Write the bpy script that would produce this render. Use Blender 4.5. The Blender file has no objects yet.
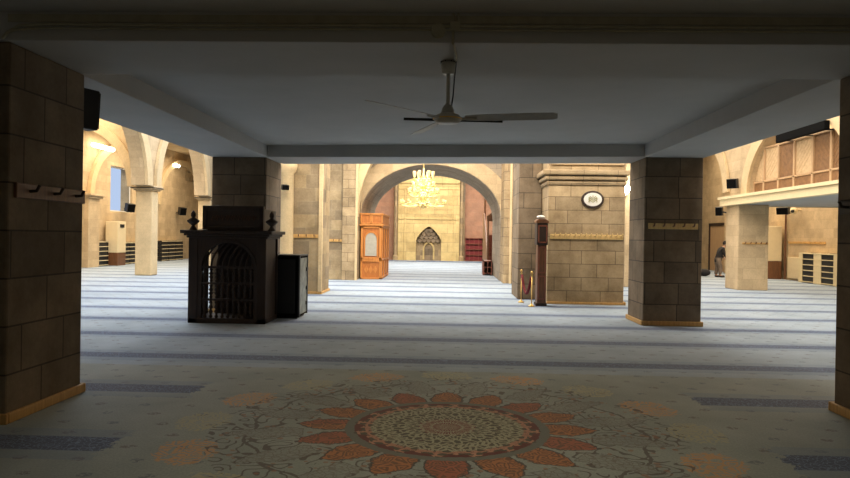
import bpy, bmesh, math, random
from mathutils import Vector, Matrix
random.seed(7)
PI = math.pi
S = bpy.context.scene
C = S.collection

# ------------------------------------------------------------------ camera
F_PX = 666.35
PITCH, ROLL, YAW = map(math.radians, (-0.179, 0.886, -1.930))
Fv = Vector((math.sin(YAW)*math.cos(PITCH), math.cos(YAW)*math.cos(PITCH), math.sin(PITCH)))
R0 = Vector((math.cos(YAW), -math.sin(YAW), 0)); U0 = R0.cross(Fv)
Rv = math.cos(ROLL)*R0 + math.sin(ROLL)*U0
Uv = -math.sin(ROLL)*R0 + math.cos(ROLL)*U0
cam = bpy.data.objects.new('camera', bpy.data.cameras.new('camera')); C.objects.link(cam)
cam.matrix_world = Matrix(((Rv.x, Uv.x, -Fv.x, 0), (Rv.y, Uv.y, -Fv.y, 0), (Rv.z, Uv.z, -Fv.z, 1.6), (0, 0, 0, 1)))
cam.data.sensor_width = 36; cam.data.lens = F_PX*36/850; cam.data.clip_end = 300
S.camera = cam

# ------------------------------------------------------------------ world, lights, exposure
W = bpy.data.worlds.new('world'); S.world = W; W.use_nodes = True
W.node_tree.nodes['Background'].inputs[0].default_value = (0.60, 0.70, 0.90, 1)
W.node_tree.nodes['Background'].inputs[1].default_value = 0.95
S.view_settings.view_transform = 'Standard'; S.view_settings.look = 'None'
S.view_settings.exposure = 0.0; S.view_settings.gamma = 1.0; S.view_settings.use_curve_mapping = False

def area(name, loc, size, power, col, rot=(0, 0, 0), spread=180):
    l = bpy.data.lights.new(name, 'AREA'); l.shape = 'RECTANGLE'; l.size, l.size_y = size
    l.energy = power; l.color = col; l.spread = math.radians(spread)
    o = bpy.data.objects.new(name, l); C.objects.link(o); o.location = loc; o.rotation_euler = rot
    return o
def point(name, loc, power, col, r=0.1):
    l = bpy.data.lights.new(name, 'POINT'); l.energy = power; l.color = col; l.shadow_soft_size = r
    o = bpy.data.objects.new(name, l); C.objects.link(o); o.location = loc
    return o
WARM = (1.0, 0.83, 0.60); NEUT = (1.0, 0.93, 0.84); COOL = (0.80, 0.90, 1.0)
area('hall_light', (-0.7, 19.5, 7.4), (5, 7), 1150, NEUT)                    # central dome
area('hall_light', (-0.7, 37.0, 7.4), (6, 10), 2300, NEUT)                   # dome before the mihrab
area('hall_light', (-8.0, 22.0, 7.4), (4, 18), 1350, (0.80, 0.88, 1.0))
area('hall_light', (-13.8, 30.0, 6.1), (3.5, 18), 1350, WARM)                # left aisle
area('hall_light', (6.8, 22.0, 7.4), (4, 18), 1150, NEUT)
area('hall_light', (12.6, 30.5, 7.2), (3, 12), 1000, WARM)                   # right aisle
area('hall_light', (12.4, 17.0, 2.78), (2, 8), 140, WARM)                    # under the side balcony
area('hall_light', (12.4, 17.0, 7.4), (3, 8), 500, WARM)
area('hall_light', (0.0, 11.5, 7.6), (12, 2.5), 1700, NEUT, (math.radians(25), 0, 0))   # unseen fill over the gallery front, added to light faces toward the camera
area('back_fill_light', (0.0, -4.7, 1.5), (7, 2.4), 15, (1.0, 0.86, 0.62), (math.radians(90), 0, 0))   # unseen fill added behind the camera to brighten the near area
area('gallery_fill', (0.2, 4.2, 3.30), (3.6, 1.8), 14, (1.0, 0.85, 0.58), spread=115)  # unseen fill under the gallery, added to brighten the near carpet
area('gallery_fill', (0.2, 8.8, 3.36), (5, 3), 13, (1.0, 0.88, 0.66), spread=115)  # second added fill, for the carpet farther under the slab

# ------------------------------------------------------------------ node helpers
class E:
    """small arithmetic wrapper round shader sockets"""
    def __init__(s, nt, v): s.nt, s.v = nt, v
    def _m(s, op, *a):
        n = s.nt.nodes.new('ShaderNodeMath'); n.operation = op
        for i, x in enumerate((s,)+a):
            x = x.v if isinstance(x, E) else x
            if isinstance(x, (int, float)): n.inputs[i].default_value = x
            else: s.nt.links.new(x, n.inputs[i])
        return E(s.nt, n.outputs[0])
    def __add__(s, o): return s._m('ADD', o)
    __radd__ = __add__
    def __sub__(s, o): return s._m('SUBTRACT', o)
    def __rsub__(s, o): return E(s.nt, o)._m('SUBTRACT', s)
    def __mul__(s, o): return s._m('MULTIPLY', o)
    __rmul__ = __mul__
    def __truediv__(s, o): return s._m('DIVIDE', o)
    def lt(s, o): return s._m('LESS_THAN', o)
    def gt(s, o): return s._m('GREATER_THAN', o)
    def abs(s): return s._m('ABSOLUTE')
    def frac(s): return s._m('FRACT')
    def floor(s): return s._m('FLOOR')
    def sin(s): return s._m('SINE')
    def sqrt(s): return s._m('SQRT')
    def min(s, o): return s._m('MINIMUM', o)
    def max(s, o): return s._m('MAXIMUM', o)
    def mod(s, o): return s._m('FLOORED_MODULO', o)
    def atan2(s, o): return s._m('ARCTAN2', o)
def mixc(nt, fac, a, b, mode='MIX'):
    n = nt.nodes.new('ShaderNodeMix'); n.data_type = 'RGBA'; n.blend_type = mode
    for i, x in ((0, fac), (6, a), (7, b)):
        x = x.v if isinstance(x, E) else x
        if isinstance(x, tuple): n.inputs[i].default_value = (*x, 1) if len(x) == 3 else x
        elif isinstance(x, (int, float)): n.inputs[i].default_value = x
        else: nt.links.new(x, n.inputs[i])
    return n.outputs[2]
def newmat(name):
    m = bpy.data.materials.new(name); m.use_nodes = True
    nt = m.node_tree; return m, nt, nt.nodes['Principled BSDF']
def noise(nt, vec, scale, detail=4, rough=0.6):
    n = nt.nodes.new('ShaderNodeTexNoise'); n.inputs['Scale'].default_value = scale
    n.inputs['Detail'].default_value = detail; n.inputs['Roughness'].default_value = rough
    if vec is not None: nt.links.new(vec, n.inputs['Vector'])
    return n
def bump(nt, b, h, st, dist=0.02):
    n = nt.nodes.new('ShaderNodeBump'); n.inputs['Strength'].default_value = st; n.inputs['Distance'].default_value = dist
    nt.links.new(h, n.inputs['Height']); nt.links.new(n.outputs[0], b.inputs['Normal'])
def ramp(nt, fac, stops):
    n = nt.nodes.new('ShaderNodeValToRGB'); nt.links.new(fac, n.inputs[0])
    e = n.color_ramp.elements
    while len(e) < len(stops): e.new(0.5)
    for i, (p, c) in enumerate(stops): e[i].position = p; e[i].color = (*c, 1)
    return n.outputs[0]

def stone(name, c1, c2, mortar, bw=0.8, bh=0.42, ms=0.006, rough=0.85, st=0.35, var=0.5):
    m, nt, b = newmat(name)
    tc = nt.nodes.new('ShaderNodeTexCoord')
    br = nt.nodes.new('ShaderNodeTexBrick'); nt.links.new(tc.outputs['UV'], br.inputs['Vector'])
    br.inputs['Color1'].default_value = (*c1, 1); br.inputs['Color2'].default_value = (*c2, 1)
    br.inputs['Mortar'].default_value = (*mortar, 1); br.inputs['Scale'].default_value = 1
    br.inputs['Mortar Size'].default_value = ms; br.inputs['Mortar Smooth'].default_value = 0.3
    br.inputs['Brick Width'].default_value = bw; br.inputs['Row Height'].default_value = bh
    br.offset = 0.43; br.squash = 1.25; br.squash_frequency = 3
    n1 = noise(nt, tc.outputs['Object'], 1.7, 6, 0.65); n2 = noise(nt, tc.outputs['Object'], 22, 5, 0.7)
    v1 = ramp(nt, n1.outputs[0], [(0.3, (1-var*.55, 1-var*.6, 1-var*.68)), (0.7, (1.08, 1.06, 1.03))])
    v2 = ramp(nt, n2.outputs[0], [(0.3, (0.86, 0.86, 0.86)), (0.75, (1.08, 1.08, 1.08))])
    c = mixc(nt, 1.0, br.outputs['Color'], v1, 'MULTIPLY'); c = mixc(nt, 1.0, c, v2, 'MULTIPLY')
    nt.links.new(c, b.inputs['Base Color']); b.inputs['Roughness'].default_value = rough
    h = E(nt, n2.outputs[0])*0.5 - E(nt, br.outputs['Fac'])
    bump(nt, b, h.v, st, 0.012)
    return m
def plain(name, col, rough=0.6, metal=0.0, var=0.12, scale=9, spec=None):
    m, nt, b = newmat(name)
    tc = nt.nodes.new('ShaderNodeTexCoord'); n = noise(nt, tc.outputs['Object'], scale)
    c = ramp(nt, n.outputs[0], [(0.3, tuple(x*(1-var) for x in col)), (0.7, tuple(min(1, x*(1+var)) for x in col))])
    nt.links.new(c, b.inputs['Base Color']); b.inputs['Roughness'].default_value = rough; b.inputs['Metallic'].default_value = metal
    if spec is not None: b.inputs['Specular IOR Level'].default_value = spec
    bump(nt, b, n.outputs[0], 0.08, 0.01)
    return m
def wood(name, a, bcol, rough=0.5, sc=(14, 14, 1.2)):
    m, nt, b = newmat(name)
    tc = nt.nodes.new('ShaderNodeTexCoord'); mp = nt.nodes.new('ShaderNodeMapping'); mp.inputs['Scale'].default_value = sc
    nt.links.new(tc.outputs['Object'], mp.inputs['Vector'])
    n = noise(nt, mp.outputs[0], 2.2, 6, 0.6); n.inputs['Distortion'].default_value = 0.6
    nt.links.new(ramp(nt, n.outputs[0], [(0.3, a), (0.68, bcol)]), b.inputs['Base Color'])
    b.inputs['Roughness'].default_value = rough; bump(nt, b, n.outputs[0], 0.12, 0.004)
    return m
def glow(name, col, s):
    m, nt, b = newmat(name); b.inputs['Base Color'].default_value = (*col, 1)
    b.inputs['Emission Color'].default_value = (*col, 1); b.inputs['Emission Strength'].default_value = s
    return m

M = {}
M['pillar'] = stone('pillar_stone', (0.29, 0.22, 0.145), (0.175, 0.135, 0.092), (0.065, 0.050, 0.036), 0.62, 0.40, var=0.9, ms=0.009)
M['tan'] = stone('tan_stone', (0.53, 0.40, 0.235), (0.38, 0.29, 0.175), (0.19, 0.14, 0.085), 0.66, 0.33, var=0.9, ms=0.009)
M['grey'] = stone('grey_stone', (0.48, 0.365, 0.205), (0.27, 0.21, 0.135), (0.38, 0.31, 0.20), 0.60, 0.36, var=0.9)
M['cream'] = stone('cream_stone', (0.62, 0.475, 0.29), (0.51, 0.385, 0.23), (0.43, 0.32, 0.19), 0.7, 0.36, 0.004, st=0.2, var=0.4)
M['smooth'] = stone('smooth_cream_stone', (0.68, 0.53, 0.31), (0.62, 0.47, 0.27), (0.55, 0.41, 0.23), 1.6, 0.8, 0.002, st=0.1, var=0.3)
M['mihrab'] = stone('mihrab_stone', (0.64, 0.50, 0.23), (0.52, 0.39, 0.17), (0.30, 0.23, 0.12), 0.9, 0.62, 0.01, st=0.3, var=0.5)
M['pink'] = stone('reddish_stone', (0.46, 0.25, 0.16), (0.38, 0.215, 0.145), (0.36, 0.24, 0.16), 0.5, 0.3, 0.006)
M['vault'] = stone('vault_stone', (0.42, 0.35, 0.26), (0.33, 0.28, 0.21), (0.24, 0.20, 0.15), 0.5, 0.3, 0.006)
M['ceil'] = plain('painted_plaster', (0.43, 0.42, 0.40), 0.8, var=0.05, scale=1.3)
M['paint'] = plain('cream_paint', (0.72, 0.60, 0.36), 0.7, var=0.04)
M['honey'] = wood('honey_wood', (0.46, 0.25, 0.07), (0.64, 0.38, 0.13))
M['pale'] = wood('pale_gold_wood', (0.55, 0.36, 0.13), (0.74, 0.52, 0.22))
M['orange'] = wood('orange_wood', (0.44, 0.155, 0.028), (0.62, 0.25, 0.055))
M['orange_d'] = wood('orange_wood_panel', (0.36, 0.11, 0.02), (0.50, 0.18, 0.035))
M['dark'] = wood('dark_walnut', (0.022, 0.012, 0.007), (0.045, 0.022, 0.011), 0.6)
M['brown'] = wood('brown_wood', (0.10, 0.04, 0.018), (0.19, 0.08, 0.032), 0.4)
M['red'] = wood('reddish_brown_wood', (0.17, 0.05, 0.03), (0.28, 0.09, 0.05), 0.5)
M['screen_l'] = wood('light_screen_wood', (0.46, 0.31, 0.16), (0.62, 0.44, 0.25), 0.6, (5, 5, 5))
M['screen_d'] = wood('brown_screen_wood', (0.15, 0.070, 0.024), (0.25, 0.125, 0.045), 0.6, (5, 5, 5))
M['tanwood'] = wood('tan_wood', (0.40, 0.25, 0.13), (0.52, 0.34, 0.18), 0.6)
M['black'] = plain('black_plastic', (0.010, 0.010, 0.010), 0.5)
M['blackp'] = plain('black_lacquer', (0.004, 0.004, 0.004), 0.9, spec=0.05)
M['silver'] = plain('mottled_grey_metal', (0.30, 0.32, 0.27), 0.45, 0.2, 0.5, 6)
M['fan'] = plain('fan_white_enamel', (0.50, 0.49, 0.43), 0.4)
M['fanblade'] = plain('fan_blade_grey', (0.36, 0.355, 0.33), 0.5)
M['conduit'] = plain('plastic_conduit', (0.34, 0.31, 0.22), 0.6)
M['brass'] = plain('polished_brass', (0.75, 0.50, 0.16), 0.28, 0.9)
M['gold'] = plain('gilt_metal', (0.85, 0.66, 0.28), 0.35, 0.7)
M['velvet'] = plain('dark_red_velvet', (0.16, 0.018, 0.02), 0.9)
M['white'] = plain('white_enamel', (0.72, 0.70, 0.64), 0.5, var=0.03)
M['pane'] = plain('frosted_pane', (0.42, 0.40, 0.34), 0.3, var=0.1)
M['bulb'] = glow('lamp_glass', (0.85, 0.62, 0.26), 0.55)
M['lamp'] = glow('bright_lamp', (1.0, 0.95, 0.82), 30.0)
M['lampw'] = glow('tube_lamp', (1.0, 0.92, 0.72), 9.0)
M['cream_plain'] = plain('cream_lacquer', (0.72, 0.60, 0.38), 0.5, var=0.03)
M['ink'] = plain('olive_gold_lettering', (0.30, 0.27, 0.06), 0.5)
M['jacket'] = plain('black_cloth', (0.015, 0.014, 0.016), 0.9)
M['trouser'] = plain('grey_brown_cloth', (0.17, 0.13, 0.10), 0.9)
M['skin'] = plain('skin', (0.46, 0.27, 0.18), 0.6)
M['hair'] = plain('dark_hair', (0.02, 0.014, 0.01), 0.8)
M['blue'] = plain('blue_cloth', (0.07, 0.10, 0.22), 0.9)
m, nt, b = newmat('window_glass'); b.inputs['Base Color'].default_value = (0.85, 0.92, 1, 1); b.inputs['Roughness'].default_value = 0.1
b.inputs['Transmission Weight'].default_value = 1.0; b.inputs['IOR'].default_value = 1.02
M['glass'] = m

def carpet_material():
    m, nt, b = newmat('prayer_carpet')
    tc = nt.nodes.new('ShaderNodeTexCoord'); P = tc.outputs['Object']
    sep = nt.nodes.new('ShaderNodeSeparateXYZ'); nt.links.new(P, sep.inputs[0])
    X, Y = E(nt, sep.outputs[0]), E(nt, sep.outputs[1])
    def N(s, d=3, r=.6): return E(nt, noise(nt, P, s, d, r).outputs[0])
    def vor(s, feat='DISTANCE_TO_EDGE', rnd=1.0):
        n = nt.nodes.new('ShaderNodeTexVoronoi'); n.feature = feat; n.inputs['Scale'].default_value = s
        n.inputs['Randomness'].default_value = rnd; nt.links.new(P, n.inputs['Vector']); return E(nt, n.outputs['Distance'])
    nz = N(9.0, 4, .7); fine = N(60, 2, .6)
    base = ramp(nt, N(1.1, 5, .6).v, [(0.3, (0.245, 0.318, 0.385)), (0.7, (0.365, 0.450, 0.530))])
    base = mixc(nt, 1.0, base, ramp(nt, fine.v, [(0.3, (0.84, 0.84, 0.84)), (0.7, (1.12, 1.12, 1.12))]), 'MULTIPLY')
    # the medallion carpet has a more olive ground than the rows beyond it
    base = mixc(nt, (Y + (nz-0.5)*0.1).lt(7.95)*1.0, base, mixc(nt, 1.0, base, (0.98, 0.89, 0.72), 'MULTIPLY'))
    # medallion polar coordinates
    dx, dy = X - 0.02, Y - 5.62
    r0_ = (dx*dx + dy*dy).sqrt(); r = r0_ + (N(14.0, 3)-0.5)*0.045; th = dy.atan2(dx) + (N(11.0, 3)-0.5)*0.10
    inMed = r.lt(2.45)
    # rows of small flecks
    row = (Y/0.30).floor()
    u = (X/0.42 + row*0.5 + nz*0.25).frac() - 0.5; v = (Y/0.30 + nz*0.3).frac() - 0.5
    d2 = (u*u)*(0.42/0.052)**2 + (v*v)*(0.30/0.040)**2
    fl = d2.lt(1.0)*(1 - r.lt(1.9))*N(30, 2).gt(0.48)
    flc = mixc(nt, N(1.9, 1).gt(0.5), (0.10, 0.05, 0.05), (0.06, 0.085, 0.13))
    c = mixc(nt, fl*0.6, base, flc)
    # prayer row stripes
    s = (((Y - 4.94)/1.812 + 0.5 + (nz-0.5)*0.015).frac() - 0.5).abs()*1.812
    ragged = X.abs() + (nz - 0.5)*0.5
    open_ = 1 - (ragged.lt(2.50)*Y.lt(7.6))
    halo = s.lt(0.36)*open_
    c = mixc(nt, halo*0.35, c, (0.13, 0.21, 0.34))
    st = s.lt(0.165)*open_
    spk = mixc(nt, (vor(24).gt(0.05))*0.92, (0.15, 0.23, 0.38), (0.016, 0.034, 0.100))
    c = mixc(nt, st*0.93, c, spk)
    # ring of cloud motifs, orange and olive in turn
    seg = 2*PI/16
    k = (th/seg + 0.5).floor(); la = (th - k*seg)*2.07; lr = r - 2.07
    e = (la*la)/(0.30*0.30) + (lr*lr)/(0.23*0.23) + (nz-0.5)*1.6
    blob = e.lt(0.95)*(1 - ((vor(8.5)*26.0 + nz*9.0).sin().gt(0.15)))
    alt = (k.mod(2.0)).gt(0.5)
    c = mixc(nt, blob*0.72, c, mixc(nt, alt, (0.46, 0.43, 0.25), (0.66, 0.32, 0.10)))
    # fine dark tracery between petals and clouds
    tr = ((N(4.2, 1, .4)*46.0).sin().gt(0.72)*r.lt(1.95)*r.gt(1.05)*N(2.3, 2).gt(0.45)).max(((th*16).sin()*0.035 + r - 1.62).abs().lt(0.014))
    c = mixc(nt, tr*0.8, c, (0.07, 0.05, 0.045))
    dots = vor(12, 'F1').lt(0.30)*r.lt(1.85)*r.gt(1.0)*N(3.3, 2).gt(0.50)
    c = mixc(nt, dots*0.7, c, (0.30, 0.14, 0.08))
    # outer faint petals
    def petals(n, r0, r1, hw, off):
        sg = 2*PI/n; a = ((th + off)/sg).frac() - 0.5
        lat = (a.abs())*sg*r
        t = (r - r0)/(r1 - r0)
        prof = (((1 - t).max(0.0)).min(1.0))._m('POWER', 0.6)*((t + 0.45).min(1.0))*hw
        ins = r.gt(r0)*r.lt(r1)
        return lat.lt(prof)*ins, lat.lt(prof + 0.018)*r.gt(r0-.01)*r.lt(r1+0.03)
    pf, po = petals(16, 1.20, 1.78, 0.20, 0.0)
    c = mixc(nt, po*0.55, c, (0.09, 0.065, 0.05)); c = mixc(nt, pf*0.8, c, base)
    tex = vor(20).lt(0.06)
    c = mixc(nt, pf*tex*0.5, c, (0.13, 0.08, 0.06))
    # main orange petals
    pf, po = petals(16, 0.80, 1.25, 0.240, PI/16)
    c = mixc(nt, po*0.9, c, (0.055, 0.040, 0.040))
    sg = 2*PI/16; kk = ((th + PI/16)/sg).floor()
    pc = mixc(nt, (kk.mod(3.0)).gt(1.5), (0.50, 0.19, 0.07), (0.44, 0.13, 0.07))
    pc = mixc(nt, (vor(11)*24.0 + nz*9.0).sin().gt(0.0)*0.85, pc, (0.15, 0.07, 0.04))
    c = mixc(nt, pf*0.88, c, pc)
    # grey ring, dark red ring, lace centre
    c = mixc(nt, r.lt(0.855), c, (0.15, 0.165, 0.15))
    c = mixc(nt, r.lt(0.775), c, (0.13, 0.022, 0.022))
    w = ((th*16).sin()*0.035 + (th*32 + 1.3).sin()*0.02)
    def symvor(ns, kx, ky, ox=0.0):
        tri = ((th*ns/(2*PI)).frac() - 0.5).abs()
        cv = nt.nodes.new('ShaderNodeCombineXYZ')
        nt.links.new((tri*kx).v, cv.inputs[0]); nt.links.new((r0_*ky + ox).v, cv.inputs[1])
        n = nt.nodes.new('ShaderNodeTexVoronoi'); n.feature = 'DISTANCE_TO_EDGE'; n.inputs['Scale'].default_value = 1
        n.voronoi_dimensions = '2D'
        nt.links.new(cv.outputs[0], n.inputs['Vector']); return E(nt, n.outputs['Distance'])
    lace = (symvor(16.0, 3.2, 13.0).lt(0.15)) .max((((th*32) + (r*26).sin()*2.2).sin()*((r*40).sin()*0.5 + 0.6)).gt(0.35)*r.gt(0.30))
    inner = mixc(nt, lace, mixc(nt, r.lt(0.24), (0.075, 0.080, 0.055), (0.20, 0.035, 0.035)), mixc(nt, r.gt(0.64), (0.42, 0.43, 0.31), (0.52, 0.26, 0.18)))
    zig = (r + w).lt(0.735)
    c = mixc(nt, zig*0.95, c, inner)
    gate = vor(30).lt(0.05)*r.lt(0.70)
    c = mixc(nt, gate*0.5, c, (0.10, 0.03, 0.03))
    nt.links.new(c, b.inputs['Base Color']); b.inputs['Roughness'].default_value = 0.95
    b.inputs['Sheen Weight'].default_value = 0.25
    bump(nt, b, fine.v, 0.25, 0.01)
    return m
M['carpet'] = carpet_material()

# ------------------------------------------------------------------ mesh helpers
def bx(bm, x0, x1, y0, y1, z0, z1):
    vs = [bm.verts.new((x, y, z)) for z in (z0, z1) for x, y in ((x0, y0), (x1, y0), (x1, y1), (x0, y1))]
    for f in ((3, 2, 1, 0), (4, 5, 6, 7), (0, 1, 5, 4), (1, 2, 6, 5), (2, 3, 7, 6), (3, 0, 4, 7)):
        bm.faces.new([vs[i] for i in f])
    return bm
def box(*a): return bx(bmesh.new(), *a)
def frame_of(d):
    d = d.normalized(); a = Vector((0, 0, 1)) if abs(d.z) < 0.9 else Vector((1, 0, 0))
    u = d.cross(a).normalized(); return u, d.cross(u)
def tube(bm, pts, r, seg=8, rs=None):
    pts = [Vector(p) for p in pts]; rings = []
    for i, p in enumerate(pts):
        d = (pts[min(i+1, len(pts)-1)] - pts[max(i-1, 0)])
        if i == 0: u, w = frame_of(d)
        else:
            dn = d.normalized(); u = (u - dn*u.dot(dn)).normalized(); w = dn.cross(u)
        rr = rs[i] if rs else r
        rings.append([bm.verts.new(p + (u*math.cos(2*PI*k/seg) + w*math.sin(2*PI*k/seg))*rr) for k in range(seg)])
    for a, b_ in zip(rings, rings[1:]):
        for k in range(seg): bm.faces.new((a[k], a[(k+1) % seg], b_[(k+1) % seg], b_[k]))
    bm.faces.new(rings[0][::-1]); bm.faces.new(rings[-1])
    return bm
def lathe(bm, prof, c, seg=16):
    """prof = [(radius, z)] bottom to top round vertical axis at c"""
    c = Vector(c); return tube(bm, [c + Vector((0, 0, z)) for _, z in prof], 0, seg, [max(r, 0.0008) for r, _ in prof])
def prism(bm, pts, axis, d0, d1):
    """extrude a 2D outline; axis 'y': pts are (x,z); 'x': (y,z); 'z': (x,y)"""
    def P(p, d): return {'y': (p[0], d, p[1]), 'x': (d, p[0], p[1]), 'z': (p[0], p[1], d)}[axis]
    a = [bm.verts.new(P(p, d0)) for p in pts]; b_ = [bm.verts.new(P(p, d1)) for p in pts]; n = len(pts)
    bm.faces.new(a[::-1]); bm.faces.new(b_)
    for i in range(n): bm.faces.new((a[i], a[(i+1) % n], b_[(i+1) % n], b_[i]))
    return bm
def sphere(bm, c, r, sc=(1, 1, 1), u=12, v=8):
    m_ = Matrix.Translation(c) @ Matrix.Diagonal((*[r*s for s in sc], 1))
    bmesh.ops.create_uvsphere(bm, u_segments=u, v_segments=v, radius=1, matrix=m_); return bm
def uvbox(me):
    uv = me.uv_layers.new(name='UVMap')
    for p in me.polygons:
        n = p.normal; ax = max(range(3), key=lambda i: abs(n[i]))
        for li in p.loop_indices:
            co = me.vertices[me.loops[li].vertex_index].co
            uv.data[li].uv = (co.y, co.z) if ax == 0 else (co.x, co.z) if ax == 1 else (co.x, co.y)
def obj(name, bm, mat, parent=None, smooth=False, bevel=0, sub=0):
    bmesh.ops.recalc_face_normals(bm, faces=bm.faces)
    me = bpy.data.meshes.new(name); bm.to_mesh(me); bm.free(); uvbox(me)
    o = bpy.data.objects.new(name, me); C.objects.link(o)
    me.materials.append(M[mat] if isinstance(mat, str) else mat)
    if parent is not None:
        o.parent = parent
        root = parent
        off = Vector((0, 0, 0))
        while root is not None: off += Vector(root.location); root = root.parent
        o.location = -off                      # meshes are drawn in hall coordinates
    if smooth:
        for p in me.polygons: p.use_smooth = True
    if bevel:
        md = o.modifiers.new('bevel', 'BEVEL'); md.width = bevel; md.segments = 2; md.limit_method = 'ANGLE'
    if sub:
        md = o.modifiers.new('sub', 'SUBSURF'); md.levels = sub; md.render_levels = sub
    return o
def label(o, lab, cat, group=None):
    o['label'] = lab; o['category'] = cat
    if group: o['group'] = group
    return o
def thing(name, lab, cat, loc, group=None):
    o = bpy.data.objects.new(name, None); C.objects.link(o); o.location = loc; o.empty_display_size = 0.2
    return label(o, lab, cat, group)
def struct(name, bm, mat, parent=None, **k):
    o = obj(name, bm, mat, parent, **k)
    if parent is None: o['kind'] = 'structure'
    return o
def arch_wall(axis, d0, d1, a0, a1, z1, ops, z0=0.0, n=28):
    """wall slab across thickness d0..d1, running a0..a1 along the other axis, up to z1.
    ops: (centre, half_width, spring, rise)"""
    bm = bmesh.new()
    def P(a, d, z): return (a, d, z) if axis == 'x' else (d, a, z)
    xs = {a0, a1}
    for c, hw, sp, ri in ops:
        for i in range(n+1):
            xs.add(min(a1, max(a0, c - hw*math.cos(PI*i/n))))
    xs = sorted(xs)
    def zlo(a, side):
        for c, hw, sp, ri in ops:
            t = (a - c)/hw
            if abs(t) < 1 - 1e-6: return sp + ri*math.sqrt(max(0, 1 - abs(t)**2.0))*1.0
            if side > 0 and abs(t + 1) < 1e-6 or side < 0 and abs(t - 1) < 1e-6: return sp
        return z0
    def quad(*p): bm.faces.new([bm.verts.new(q) for q in p])
    for a, b_ in zip(xs, xs[1:]):
        if b_ - a < 1e-7: continue
        la, lb = zlo(a, 1), zlo(b_, -1)
        mid = zlo((a+b_)/2, 1)
        if mid == z0: la = lb = z0
        for d in (d0, d1): quad(P(a, d, la), P(b_, d, lb), P(b_, d, z1), P(a, d, z1))
        quad(P(a, d0, la), P(b_, d0, lb), P(b_, d1, lb), P(a, d1, la))
        quad(P(a, d0, z1), P(b_, d0, z1), P(b_, d1, z1), P(a, d1, z1))
    for c, hw, sp, ri in ops:
        for s in (-1, 1):
            a = c + s*hw
            if a0 < a < a1: quad(P(a, d0, z0), P(a, d1, z0), P(a, d1, sp), P(a, d0, sp))
    for a in (a0, a1): quad(P(a, d0, z0), P(a, d1, z0), P(a, d1, z1), P(a, d0, z1))
    bmesh.ops.remove_doubles(bm, verts=bm.verts, dist=1e-5)
    return bm
def arch_ring(axis, d0, d1, c, hw, sp, ri, t=0.3, n=28, a_from=-1.0, a_to=1.0):
    bm = bmesh.new()
    def P(a, d, z): return (a, d, z) if axis == 'x' else (d, a, z)
    rings = []
    for i in range(n+1):
        ph = PI - PI*((a_from+1)/2 + (a_to-a_from)/2*i/n)
        ci, si = math.cos(ph), math.sin(ph)
        q = [(c + hw*ci, sp + ri*si), (c + (hw+t)*ci, sp + (ri+t)*si)]
        rings.append([bm.verts.new(P(q[0][0], d0, q[0][1])), bm.verts.new(P(q[1][0], d0, q[1][1])),
                      bm.verts.new(P(q[1][0], d1, q[1][1])), bm.verts.new(P(q[0][0], d1, q[0][1]))])
    for a, b_ in zip(rings, rings[1:]):
        for k in range(4): bm.faces.new((a[k], a[(k+1) % 4], b_[(k+1) % 4], b_[k]))
    bm.faces.new(rings[0]); bm.faces.new(rings[-1][::-1])
    return bm

# ------------------------------------------------------------------ the setting
struct('floor', box(-16.4, 14.7, -5, 44.8, -0.2, 0), 'carpet')
# outer walls
bm = bmesh.new()
WY0, WY1, WZ0, WZ1 = 31.85, 34.05, 2.62, 4.85
bx(bm, -17.0, -16.4, -5, WY0, 0, 8); bx(bm, -17.0, -16.4, WY1, 45, 0, 8)
bx(bm, -17.0, -16.4, WY0, WY1, 0, WZ0); bx(bm, -17.0, -16.4, WY0, WY1, WZ1, 8)
struct('wall_left', bm, 'cream')
w = obj('window_1', box(-16.56, -16.53, WY0, WY1, WZ0, WZ1), 'glass'); w['kind'] = 'structure'
bm = bmesh.new()
for y in (WY0+0.03, WY1-0.03): bx(bm, -16.52, -16.49, y-0.03, y+0.03, WZ0, WZ1)
for z in (WZ0+0.03, WZ1-0.03): bx(bm, -16.52, -16.49, WY0, WY1, z-0.03, z+0.03)
obj('window_frame', bm, 'white', w)
struct('wall_right', box(14.7, 15.2, -5, 45, 0, 8), 'cream')
struct('wall_far', box(-17, 15.2, 44.8, 45.4, 0, 8), 'cream')
struct('wall_back', box(-17, 15.2, -5.4, -5, 0, 3.4), 'tan')
struct('added_door', box(-3.5, 3.5, -5.0, -4.93, 0, 2.7), 'brown')  # unseen door, added to go with the fill light before it
struct('trim_1', box(-4.9, -3.62, 44.70, 44.8, 0, 6.2), 'pink')
struct('trim_2', box(1.15, 3.6, 44.70, 44.8, 0, 6.2), 'pink')
struct('trim_6', box(-3.62, 1.15, 44.72, 44.8, 4.0, 7.9), 'vault')
struct('ceiling', box(-17, 15.2, 14.0, 45.4, 8.0, 8.3), 'smooth')
struct('ceiling', box(-16.4, -11.5, 14.8, 44.8, 6.5, 6.7), 'smooth')
# gallery slab the camera stands under
bm = bmesh.new()
prism(bm, [(-4.82, 5.35), (4.78, 5.35), (4.78, 13.75), (-4.82, 14.62)], 'z', 3.40, 3.75)
bx(bm, -16.4, 14.7, -5, 5.35, 3.40, 3.75)  # unseen near part, widened to keep the area round the camera shaded
bmesh.ops.remove_doubles(bm, verts=bm.verts, dist=1e-5)
struct('ceiling', bm, 'ceil')
struct('trim_3', box(-16.4, 14.7, 5.36, 6.50, 3.162, 3.42), 'ceil', bevel=0.008)
bm = bmesh.new(); prism(bm, [(-3.66, 12.62+0.72), (3.67, 12.62), (3.67, 13.72), (-3.66, 14.60)], 'z', 3.162, 3.42)
struct('trim_4', bm, 'ceil', bevel=0.008)
struct('trim_5', prism(bmesh.new(), [(-4.82, 6.5), (-3.665, 6.5), (-3.665, 14.5), (-4.82, 14.62)], 'z', 3.162, 3.42), 'ceil', bevel=0.008)
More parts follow.
